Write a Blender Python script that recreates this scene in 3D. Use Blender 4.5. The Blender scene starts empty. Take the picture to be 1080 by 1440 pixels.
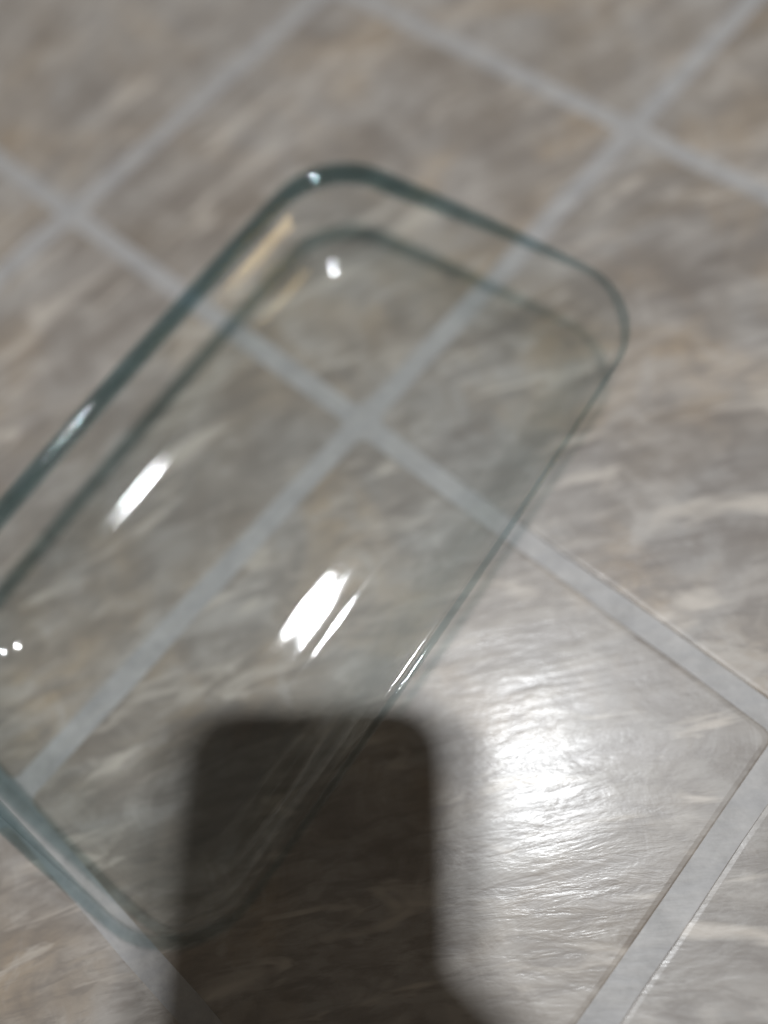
import bpy, bmesh, math, random
from mathutils import Matrix, Vector
random.seed(7)
sc = bpy.context.scene
COL = sc.collection
T = 0.2286                                    # one floor tile, joint to joint (m)
S = 100.0                                     # the scene is kept in centimetres: 1 unit = 1 cm
sc.unit_settings.system = 'METRIC'
sc.unit_settings.length_unit = 'CENTIMETERS'
sc.unit_settings.scale_length = 1/S

# ------------------------------------------------------------------ camera
CAM = Vector((1.68149*T, -1.45567*T, 1.43520*T))
W = Vector((-0.32348488, 0.24687206, 0.67989752))     # tilt and roll of the hand-held phone
Rw = Matrix.Rotation(W.length, 3, W.normalized())
R0 = Matrix(((1, 0, 0), (0, -1, 0), (0, 0, -1)))
Rb = (Rw @ R0).transposed() @ R0
cam_data = bpy.data.cameras.new("camera")
cam = bpy.data.objects.new("camera", cam_data)
COL.objects.link(cam)
cam.matrix_world = Matrix.Translation(CAM*S) @ Rb.to_4x4()
cam_data.sensor_fit = 'VERTICAL'
cam_data.sensor_height = 360.0
cam_data.lens = 270.0
cam_data.clip_start = 0.002*S
cam_data.clip_end = 50*S
cam_data.dof.use_dof = True
cam_data.dof.focus_distance = 0.29*S
cam_data.dof.aperture_fstop = 1.25*10/S
cam_data.dof.aperture_blades = 0
sc.camera = cam

# ------------------------------------------------------------------ room light
world = bpy.data.worlds.new("World")
sc.world = world
world.use_nodes = True
bg = world.node_tree.nodes["Background"]
bg.inputs[0].default_value = (1.0, 0.95, 0.87, 1)     # pale room, seen only in reflections
bg.inputs[1].default_value = 0.09

LAMP = CAM.copy(); LAMP.z = 2.40                       # the fixture hangs almost straight above the phone
def bulb(name, off, power, radius=0.042, color=(0.94, 0.97, 1.0)):
    l = bpy.data.lights.new(name, 'POINT')
    l.energy = power*S*S
    l.color = color
    l.shadow_soft_size = radius*S
    o = bpy.data.objects.new(name, l)
    o.location = (LAMP + Vector(off))*S
    COL.objects.link(o)
    return o
camx = Rb @ Vector((1, 0, 0)); camx.z = 0; camx.normalize()
camy = Rb @ Vector((0, 1, 0)); camy.z = 0; camy.normalize()
LAMP += camx*0.173 + camy*0.163
bulb("ceiling_bulb", camx*0.046, 110)
bulb("ceiling_bulb", camx*-0.046, 110)

bulb("warm_glint_light", Vector((1.7, .62, .50)) - LAMP, 7.0, .13, (1.0, .72, .36))  # unseen warm light, added to give the glass its gold glints

sc.view_settings.view_transform = 'Standard'
sc.view_settings.look = 'None'
sc.view_settings.exposure = 0.0
sc.view_settings.gamma = 1.0
sc.render.engine = 'CYCLES'
cy = sc.cycles
cy.use_denoising = True
cy.max_bounces = 16
cy.transmission_bounces = 14
cy.glossy_bounces = 6
cy.diffuse_bounces = 3
cy.volume_bounces = 0
cy.transparent_max_bounces = 24
cy.caustics_reflective = True
cy.caustics_refractive = True
cy.blur_glossy = 0.3
cy.sample_clamp_indirect = 4.0

# ------------------------------------------------------------------ helpers
def tag(o, label=None, cat=None, group=None, kind=None):
    if label: o['label'] = label
    if cat: o['category'] = cat
    if group: o['group'] = group
    if kind: o['kind'] = kind
    return o

def link(name, mesh, mat=None, parent=None):
    o = bpy.data.objects.new(name, mesh)
    COL.objects.link(o)
    if mat and not mesh.materials: mesh.materials.append(mat)
    if parent: o.parent = parent
    return o

def from_bm(name, bm, mat=None, parent=None, smooth=False):
    me = bpy.data.meshes.new(name)
    bmesh.ops.recalc_face_normals(bm, faces=bm.faces)
    bm.to_mesh(me); bm.free()
    if smooth:
        for p in me.polygons: p.use_smooth = True
    return link(name, me, mat, parent)

def new_mat(name):
    m = bpy.data.materials.new(name)
    m.use_nodes = True
    nt = m.node_tree
    return m, nt, nt.nodes, nt.links, nt.nodes["Principled BSDF"]

class NB:
    """small node builder"""
    def __init__(s, nt): s.nt = nt; s.n = nt.nodes; s.l = nt.links
    def put(s, sock, v):
        if v is None: return
        if hasattr(v, 'is_output'): s.l.new(v, sock)
        else: sock.default_value = v
    def math(s, op, a, b=None, c=None, clamp=False):
        n = s.n.new('ShaderNodeMath'); n.operation = op; n.use_clamp = clamp
        s.put(n.inputs[0], a); s.put(n.inputs[1], b); s.put(n.inputs[2], c)
        return n.outputs[0]
    def comb(s, x, y, z):
        n = s.n.new('ShaderNodeCombineXYZ')
        s.put(n.inputs[0], x); s.put(n.inputs[1], y); s.put(n.inputs[2], z)
        return n.outputs[0]
    def noise(s, vec, scale, detail=3, rough=.5, dist=0):
        n = s.n.new('ShaderNodeTexNoise')
        s.put(n.inputs['Vector'], vec)
        n.inputs['Scale'].default_value = scale; n.inputs['Detail'].default_value = detail
        n.inputs['Roughness'].default_value = rough; n.inputs['Distortion'].default_value = dist
        return n.outputs['Fac']
    def ramp(s, fac, stops):
        n = s.n.new('ShaderNodeValToRGB')
        s.put(n.inputs[0], fac)
        el = n.color_ramp.elements
        while len(el) < len(stops): el.new(0.5)
        for e, (p, c) in zip(el, stops):
            e.position = p
            e.color = (*c, 1) if hasattr(c, '__len__') else (c, c, c, 1)
        return n.outputs[0]
    def mix(s, f, a, b, blend='MIX'):
        n = s.n.new('ShaderNodeMix'); n.data_type = 'RGBA'; n.blend_type = blend
        s.put(n.inputs[0], f)
        for sock, v in ((n.inputs[6], a), (n.inputs[7], b)):
            s.put(sock, (*v, 1) if isinstance(v, tuple) and len(v) == 3 else v)
        return n.outputs[2]

def vein_coords(b, per_tile=True):
    g = b.n.new('ShaderNodeNewGeometry')
    sp = b.n.new('ShaderNodeSeparateXYZ'); b.l.new(g.outputs['Position'], sp.inputs[0])
    px, py = (b.math('MULTIPLY', sp.outputs[k], 1/S) for k in (0, 1))     # back to metres
    return g.outputs['Position'], px, py

# ------------------------------------------------------------------ materials
def streak_vec(b, x, y, off):
    # stone veins: along / across coordinates of a family of gently fanning curves on the floor
    k = 1.684
    psi = b.math('MULTIPLY_ADD', x, k, 0.0419)
    ex = b.math('DIVIDE', b.math('EXPONENT', b.math('MULTIPLY_ADD', y, -k, -0.42)), k)
    al = b.math('MULTIPLY', b.math('COSINE', psi), ex)
    ac = b.math('MULTIPLY', b.math('SINE', psi), ex)
    return b.comb(b.math('MULTIPLY', al, 0.24), ac, off)

def tile_material():
    m, nt, N, L, P = new_mat("stone_look_tile")
    b = NB(nt)
    pos, x, y = vein_coords(b)
    oi = N.new('ShaderNodeObjectInfo')
    rnd = oi.outputs['Random']
    off = b.math('MULTIPLY', rnd, 3.0)
    sv = streak_vec(b, x, y, off)
    iso = b.comb(x, y, off)
    big = b.noise(iso, 7.5, 3, .6, .8)
    warm = b.noise(b.comb(x, y, b.math('ADD', off, 7.3)), 12, 3, .55, .6)
    blot = b.noise(iso, 34, 4, .62, .8)
    mid = b.noise(sv, 42, 4, .6, .8)
    fine = b.noise(sv, 150, 5, .65, .5)
    flick = b.noise(sv, 70, 3, .55, .8)
    base = b.ramp(big, [(.30, (.205, .168, .130)), (.44, (.285, .254, .222)), (.56, (.330, .310, .288)), (.70, (.262, .222, .178))])
    base = b.mix(b.ramp(warm, [(.50, 0.0), (.68, .8)]), base, (.40, .300, .195))
    base = b.mix(b.ramp(blot, [(.38, .5), (.50, 0.0)]), base, (.155, .130, .110))
    base = b.mix(b.ramp(blot, [(.54, 0.0), (.64, .55)]), base, (.48, .445, .405))
    c1 = b.mix(b.ramp(mid, [(.36, .42), (.50, 0.0)]), base, (.150, .124, .105))
    c1 = b.mix(b.ramp(mid, [(.52, 0.0), (.66, .45)]), c1, (.47, .435, .40))
    c2 = b.mix(b.ramp(fine, [(.38, 0.55), (.52, 0.0)]), c1, (.15, .13, .115))
    c3 = b.mix(b.ramp(flick, [(.58, 0.0), (.70, 0.8)]), c2, (.58, .52, .45))
    tint = b.mix(b.math('MULTIPLY', rnd, 0.22), c3, (.34, .28, .22))
    tint = b.mix(0.16, tint, (.225, .205, .188))
    hsv = N.new('ShaderNodeHueSaturation'); hsv.inputs['Saturation'].default_value = .98; hsv.inputs['Value'].default_value = .93
    L.new(tint, hsv.inputs['Color'])
    L.new(hsv.outputs[0], P.inputs['Base Color'])
    P.inputs['Roughness'].default_value = 0.36
    L.new(b.math('MULTIPLY_ADD', mid, 0.25, 0.28), P.inputs['Roughness'])
    P.inputs['Specular IOR Level'].default_value = 0.5
    P.inputs['Coat Weight'].default_value = 0.11
    P.inputs['Coat Roughness'].default_value = 0.15
    bu = N.new('ShaderNodeBump'); bu.inputs['Strength'].default_value = 0.5
    bu.inputs['Distance'].default_value = 0.0012*S
    h = b.math('ADD', b.math('ADD', b.math('MULTIPLY', mid, 0.45), b.math('MULTIPLY', fine, 0.35)), b.math('MULTIPLY', blot, 0.3))
    L.new(h, bu.inputs['Height'])
    L.new(bu.outputs[0], P.inputs['Normal']); L.new(bu.outputs[0], P.inputs['Coat Normal'])
    return m

def grout_material():
    m, nt, N, L, P = new_mat("pale_grout")
    b = NB(nt)
    pos, x, y = vein_coords(b)
    n1 = b.noise(b.comb(x, y, 0.3), 70, 6, .72)
    n2 = b.noise(streak_vec(b, x, y, 0.7), 140, 3, .6)
    c = b.ramp(n1, [(.3, (.25, .24, .23)), (.5, (.335, .322, .31)), (.72, (.41, .395, .38))])
    c = b.mix(b.ramp(n2, [(.4, .3), (.6, 0.)]), c, (.25, .25, .26))
    L.new(c, P.inputs['Base Color'])
    P.inputs['Roughness'].default_value = 0.5
    bu = N.new('ShaderNodeBump'); bu.inputs['Strength'].default_value = 0.4
    bu.inputs['Distance'].default_value = 0.0008*S
    L.new(n2, bu.inputs['Height']); L.new(bu.outputs[0], P.inputs['Normal'])
    return m

def glass_material(name, density, rough, tint=(.42, .70, .72, 1)):
    # clear pressed glass: thin enough that what lies behind it is hardly displaced
    m = bpy.data.materials.new(name)
    m.use_nodes = True
    nt = m.node_tree; N = nt.nodes; L = nt.links
    N.remove(N["Principled BSDF"])
    b = NB(nt)
    g = N.new('ShaderNodeNewGeometry')
    fr = N.new('ShaderNodeFresnel')
    L.new(b.math('MULTIPLY_ADD', g.outputs['Backfacing'], 1/1.47-1.47, 1.47), fr.inputs['IOR'])
    tr = N.new('ShaderNodeBsdfTransparent'); tr.inputs[0].default_value = (.985, .992, .99, 1)
    gl = N.new('ShaderNodeBsdfGlossy'); gl.inputs['Roughness'].default_value = rough
    # faint smudges and the slight waviness of pressed glass, seen only in what it mirrors
    sm = b.noise(g.outputs['Position'], 22/S, 5, .65, 1.2)
    L.new(b.math('MULTIPLY_ADD', b.math('POWER', sm, 3.0), .12, rough), gl.inputs['Roughness'])
    bu = N.new('ShaderNodeBump'); bu.inputs['Strength'].default_value = .10; bu.inputs['Distance'].default_value = .0012*S
    wv = b.math('ADD', b.noise(g.outputs['Position'], 45/S, 2, .5), b.math('MULTIPLY', b.noise(g.outputs['Position'], 320/S, 2, .5), .06))
    L.new(wv, bu.inputs['Height']); L.new(bu.outputs[0], gl.inputs['Normal'])
    ms = N.new('ShaderNodeMixShader')
    L.new(fr.outputs[0], ms.inputs[0]); L.new(tr.outputs[0], ms.inputs[1]); L.new(gl.outputs[0], ms.inputs[2])
    L.new(ms.outputs[0], N['Material Output'].inputs['Surface'])
    va = N.new('ShaderNodeVolumeAbsorption')
    va.inputs['Color'].default_value = tint
    va.inputs['Density'].default_value = density/S
    L.new(va.outputs[0], N['Material Output'].inputs['Volume'])
    return m

def plain(name, col, rough=.5, metal=0.0, scale=40, amt=.12):
    m, nt, N, L, P = new_mat(name)
    b = NB(nt)
    tc = N.new('ShaderNodeTexCoord')
    n = b.noise(tc.outputs['Object'], scale/S, 3, .5)
    c = b.mix(b.ramp(n, [(.3, 0.), (.7, 1.)]), tuple(v*(1-amt) for v in col), tuple(min(1, v*(1+amt)) for v in col))
    L.new(c, P.inputs['Base Color'])
    P.inputs['Roughness'].default_value = rough
    P.inputs['Metallic'].default_value = metal
    return m

M_TILE = tile_material()
M_GROUT = grout_material()
M_RIM = glass_material("thick_teal_glass", 235.0, .02, (.40, .555, .585, 1))
M_BOWL = glass_material("clear_pressed_glass", 5.0, .04)

# ------------------------------------------------------------------ floor
bm = bmesh.new()
bmesh.ops.create_grid(bm, x_segments=1, y_segments=1, size=1.6)
floor = from_bm("floor", bm, M_GROUT)
floor.location = (1.2*T, -1.2*T, -0.0003)
tag(floor, "pale grey grout floor set with square stone look tiles", None, None, 'structure')
bpy.context.view_layer.update()

GAP = 0.0105
def tile_mesh():
    bm = bmesh.new()
    s = (T-GAP)/2
    prof = [(0.0, -0.0005), (.0008, -0.0001), (.0024, 0.0)]
    r = .004
    base = []
    for k, (sx, sy) in enumerate(((1, 1), (-1, 1), (-1, -1), (1, -1))):
        for q in (0, 45, 90):
            a = math.radians(k*90+q)
            base.append(Vector((sx*(s-r)+r*math.cos(a), sy*(s-r)+r*math.sin(a))))
        d = Vector((-1, 0)) if k == 0 else Vector((0, -1)) if k == 1 else Vector((1, 0)) if k == 2 else Vector((0, 1))
        p0 = base[-1].copy()
        for f in (.17, .34, .5, .66, .83):
            base.append(p0 + d*(2*(s-r)*f) + Vector((random.uniform(-1, 1), random.uniform(-1, 1)))*.0006)
    rings = []
    for ins, z in prof:
        rings.append([bm.verts.new((v.x*(1-ins/s), v.y*(1-ins/s), z)) for v in base])
    for r0, r1 in zip(rings, rings[1:]):
        n = len(r0)
        for i in range(n): bm.faces.new((r0[i], r0[(i+1) % n], r1[(i+1) % n], r1[i]))
    bm.faces.new(rings[-1])
    me = bpy.data.meshes.new("tile"); bm.to_mesh(me); bm.free()
    me.materials.append(M_TILE)
    return me
TM = tile_mesh()
for i in range(-3, 6):
    for j in range(-6, 3):
        o = bpy.data.objects.new("tile", TM)
        COL.objects.link(o)
        o.parent = floor
        wz = random.uniform(0, .00012)
        o.location = Vector(((i+.5)*T, (j+.5)*T, wz)) - floor.location
        o.rotation_euler = (random.uniform(-.0012, .0012), random.uniform(-.0012, .0012), random.randrange(4)*math.pi/2 + random.uniform(-.003, .003))

# ------------------------------------------------------------------ glass baking dish
def catmull(pts, per=4):
    out = []
    for i in range(len(pts)-1):
        p0 = pts[max(i-1, 0)]; p1 = pts[i]; p2 = pts[i+1]; p3 = pts[min(i+2, len(pts)-1)]
        for k in range(per):
            t = k/per
            out.append(tuple(0.5*((2*b_)+(-a_+c_)*t+(2*a_-5*b_+4*c_-d_)*t*t+(-a_+3*b_-3*c_+d_)*t**3)
                             for a_, b_, c_, d_ in zip(p0, p1, p2, p3)))
    out.append(pts[-1])
    return out

def dish_mesh(A, B, RAD, bow, prof, endk=1.3, domes=(0, 0), flare=0, thin=0, closed=False, nc=14, ns=16, nl=22):
    bm = bmesh.new()
    rings = []
    for d, z in prof:
        a = A-d; bb = B-d*endk
        r = max(min(.012, a*.8), RAD-d*.45)
        pts = []
        def arc(cx, cy, s):
            for k in range(nc+1):
                t = math.radians(s+90*k/nc)
                pts.append((cx+r*math.cos(t), cy+r*math.sin(t)))
        def side(p, q, n):
            for k in range(1, n):
                f = k/n
                pts.append((p[0]+(q[0]-p[0])*f, p[1]+(q[1]-p[1])*f))
        arc(a-r, bb-r, 0);     side((a-r, bb), (-(a-r), bb), ns)
        arc(-(a-r), bb-r, 90); side((-a, bb-r), (-a, -(bb-r)), nl)
        arc(-(a-r), -(bb-r), 180); side((-(a-r), -bb), (a-r, -bb), ns)
        arc(a-r, -(bb-r), 270); side((a, -(bb-r)), (a, bb-r), nl)
        ring = []
        for px, py in pts:
            qx = px + bow*(px/A)*(1-(py/B)**2)
            qy = py + bow*(py/B)*(1-(px/A)**2)
            wt = thin*min(1, max(0, (qx+.045)/.115)) if thin else 0             # the bead runs out thinner towards one side
            if thin:
                qx += (qx/a)*d*wt*min(1, (abs(qx)/a)**4)
                qy += (qy/bb)*d*endk*wt*min(1, (abs(qy)/bb)**4)
            if qx > 0: qx -= flare*(1-min(1, max(0, (z-.003)/.040)))*min(1, qx/.062)     # one long side leans out more
            wz = min(1, max(0, (d-.034)/.012)) if len(rings) < len(prof)//2 else 0      # the pressed underside is never quite true
            if thin: z0 = .0420 + (z-.0420)*(1-wt)
            else: z0 = z
            ring.append(bm.verts.new((qx, qy, z0 + wz*(.014*qx + .006*qy))))
        rings.append(ring)
    for r0, r1 in zip(rings, rings[1:]):
        n = len(r0)
        for i in range(n): bm.faces.new((r0[i], r0[(i+1) % n], r1[(i+1) % n], r1[i]))
    if closed:
        n = len(rings[0])
        for i in range(n): bm.faces.new((rings[-1][i], rings[-1][(i+1) % n], rings[0][(i+1) % n], rings[0][i]))
    for ring, dome in () if closed else ((rings[0], domes[0]), (rings[-1], domes[1])):                  # the slightly dished middle of the base
        prev = ring
        zc = sum(v.co.z for v in ring)/len(ring)
        n = len(ring)
        for f in (.5,):
            cur = [bm.verts.new((v.co.x*f, v.co.y*f, zc + (v.co.z-zc)*f - dome*(1-f*f))) for v in ring]
            for i in range(n): bm.faces.new((prev[i], prev[(i+1) % n], cur[(i+1) % n], cur[i]))
            prev = cur
        c = bm.verts.new((0, 0, zc - dome))
        for i in range(n): bm.faces.new((prev[i], prev[(i+1) % n], c))
    bmesh.ops.recalc_face_normals(bm, faces=bm.faces)
    me = bpy.data.meshes.new("glass_baking_dish")
    bm.to_mesh(me); bm.free()
    for p in me.polygons: p.use_smooth = True
    return me

# section of the dish, (inset from the rim outline, height)
PROF = [(.080, .0034), (.068, .0034), (.060, .0034), (.053, .0033), (.048, .0028), (.044, .0018), (.040, .0008), (.036, .0003), (.031, .0003), (.0255, .0003), (.0205, .0009), (.0168, .0028), (.0138, .0066), (.0110, .0125),
        (.0078, .0220), (.0048, .0315), (.0030, .0365), (.0028, .0400), (.0034, .0408), (.0064, .0408), (.0070, .0400),
        (.0088, .0365), (.0124, .0310), (.0158, .0220), (.0188, .0150), (.0220, .0100), (.0262, .0070), (.0310, .0056), (.0360, .0053),
        (.0400, .0055), (.0440, .0060), (.0480, .00665), (.0530, .00755), (.0580, .00835), (.0630, .0087), (.069, .0089), (.080, .0089)]
RIM = [(.0030, .0390), (.0010, .0394), (.0, .0412), (.0003, .0444), (.0018, .0468), (.0046, .0477), (.0072, .0470), (.0087, .0448), (.0088, .0420), (.0076, .0398), (.0054, .0390)]
BOWL = [p for p in PROF]
dish = bpy.data.objects.new("glass_baking_dish", None)
COL.objects.link(dish)
bowl = link("bowl", dish_mesh(.0925, .1600, .034, .0032, catmull(BOWL, 3), 1.15, (0, 0), .010), M_BOWL, dish)
rim = link("rim", dish_mesh(.0925, .1600, .034, .0032, catmull(RIM + RIM[:1], 3)[:-1], 1.15, thin=.68, closed=True), M_RIM, dish)
th = math.radians(5.5)
dish.rotation_euler = (0, 0, th)
dish.location = (1.035*T, -1.26*T, 0.0004)
tag(dish, "clear oblong glass baking dish with a thick teal tinted rim, empty on the tiled floor", "baking dish")

# ------------------------------------------------------------------ the phone that takes the picture (its shadow falls on the floor)
M_BODY = plain("dark_phone_body", (.03, .03, .035), .35)
M_SCREEN = plain("dark_screen_glass", (.015, .015, .018), .1)
M_LENS = plain("lens_glass", (.01, .01, .014), .05)
def rbox(w, h, t, r, seg=6, bev=.0015):
    bm = bmesh.new()
    rings = []
    for ins, z in ((bev, 0), (0, bev), (0, t-bev), (bev, t)):
        ring = []
        for k, (sx, sy) in enumerate(((1, 1), (-1, 1), (-1, -1), (1, -1))):
            for q in range(seg+1):
                a = math.radians(k*90+90*q/seg)
                rr = r-ins
                ring.append(bm.verts.new((sx*(w/2-r)+rr*math.cos(a), sy*(h/2-r)+rr*math.sin(a), z)))
        rings.append(ring)
    for r0, r1 in zip(rings, rings[1:]):
        n = len(r0)
        for i in range(n): bm.faces.new((r0[i], r0[(i+1) % n], r1[(i+1) % n], r1[i]))
    bm.faces.new(rings[0]); bm.faces.new(rings[-1])
    return bm
PW, PH, PT = .106, .165, .009
phone = bpy.data.objects.new("smartphone", None)
COL.objects.link(phone)
# local frame of the phone = the camera's: x right, y up, z back towards the user; its lens sits at the origin
phone.matrix_world = Matrix.Translation(CAM) @ Rb.to_4x4()
tag(phone, "dark smartphone held above the dish, lens facing the floor", "phone")
def phone_part(name, bm, mat, loc):
    o = from_bm(name, bm, mat, phone)
    o.location = loc
    return o
LX, LY = PW/2-.018, PH/2-.070               # where the lens sits on the back
phone_part("body", rbox(PW, PH, PT, .020), M_BODY, (-LX, -LY, .0035))
phone_part("screen", rbox(PW-.004, PH-.004, .0006, .018, bev=.0002), M_SCREEN, (-LX, -LY, .0035+PT))
lens_bm = bmesh.new()
bmesh.ops.create_circle(lens_bm, cap_ends=True, segments=24, radius=.0055)
r_ = bmesh.ops.extrude_face_region(lens_bm, geom=lens_bm.faces[:])
bmesh.ops.translate(lens_bm, vec=(0, 0, .0014), verts=[v for v in r_['geom'] if isinstance(v, bmesh.types.BMVert)])
phone_part("lens", lens_bm, M_LENS, (0, 0, .0020))

bpy.context.view_layer.update()

# ------------------------------------------------------------------ the hand that holds the phone
def skin_body(name, chains, mat, parent):
    """chains: lists of (x, y, z, radius); a chain whose first item is an int grows from that vertex"""
    verts, rads, edges = [], [], []
    for ch in chains:
        prev = None
        for it in ch:
            if isinstance(it, int): prev = it; continue
            verts.append(it[:3]); rads.append(it[3])
            if prev is not None: edges.append((prev, len(verts)-1))
            prev = len(verts)-1
    me = bpy.data.meshes.new(name)
    me.from_pydata([tuple(c*S for c in v) for v in verts], edges, [])
    o = link(name, me, mat, parent)
    md = o.modifiers.new("skin", 'SKIN'); md.use_smooth_shade = True
    for v, r in zip(me.skin_vertices[0].data, rads): v.radius = (r*S, r*S)
    me.skin_vertices[0].data[0].use_root = True
    o.modifiers.new("sub", 'SUBSURF').levels = 2
    o.modifiers["sub"].render_levels = 2
    bpy.context.view_layer.update()
    dg = bpy.context.evaluated_depsgraph_get()
    me2 = bpy.data.meshes.new_from_object(o.evaluated_get(dg))
    o.modifiers.clear(); o.data = me2
    bpy.data.meshes.remove(me); me2.name = name
    me2.transform(Matrix.Scale(1/S, 4))
    for p in me2.polygons: p.use_smooth = True
    return o

M_SKIN = plain("skin", (.45, .27, .19), .5)
R_, L_ = PW/2-LX, -PW/2-LX                       # right and left edge of the phone in its own frame
hand = skin_body("holding_hand", [
    # wrist -> palm -> root of the thumb
    [(R_+.030, -.079, .014, .024), (R_+.004, -.052, .009, .018), (R_-.003-.003, -.030, .013, .013)],
    # forearm
    [0, (R_+.075, -.142, .040, .029), (R_+.140, -.235, .100, .036), (R_+.215, -.345, .170, .042)],
    # thumb over the screen
    [2, (R_-.003-.012, -.012, .021, .0100), (R_-.003-.022, .008, .0225, .0082), (R_-.003-.030, .022, .0215, .0068)],
    # index to little finger behind the back, unequal and slightly bent
    [1, (R_-.003-.012, -.046, -.006, .0095), (R_-.003-.038, -.043, -.0100, .0084), (R_-.003-.060, -.046, -.0085, .0072)],
    [1, (R_-.003-.014, -.063, -.007, .0095), (R_-.003-.044, -.061, -.0110, .0086), (R_-.003-.070, -.064, -.0085, .0074)],
    [0, (R_-.003-.008, -.081, -.006, .0095), (R_-.003-.040, -.079, -.0105, .0084), (R_-.003-.064, -.081, -.0085, .0072)],
    [0, (R_-.003-.002, -.098, -.004, .0088), (R_-.003-.030, -.096, -.0090, .0074), (R_-.003-.050, -.098, -.0075, .0062)],
], M_SKIN, None)
hand.matrix_world = Matrix.Translation(CAM) @ Rb.to_4x4()
tag(hand, "bare right hand and forearm gripping the phone by its right edge", "hand")

# ------------------------------------------------------------------ metres to scene units
for me in bpy.data.meshes: me.transform(Matrix.Scale(S, 4))
for o in bpy.data.objects:
    if o.type in ('MESH', 'EMPTY'): o.location = o.location*S
bpy.context.view_layer.update()
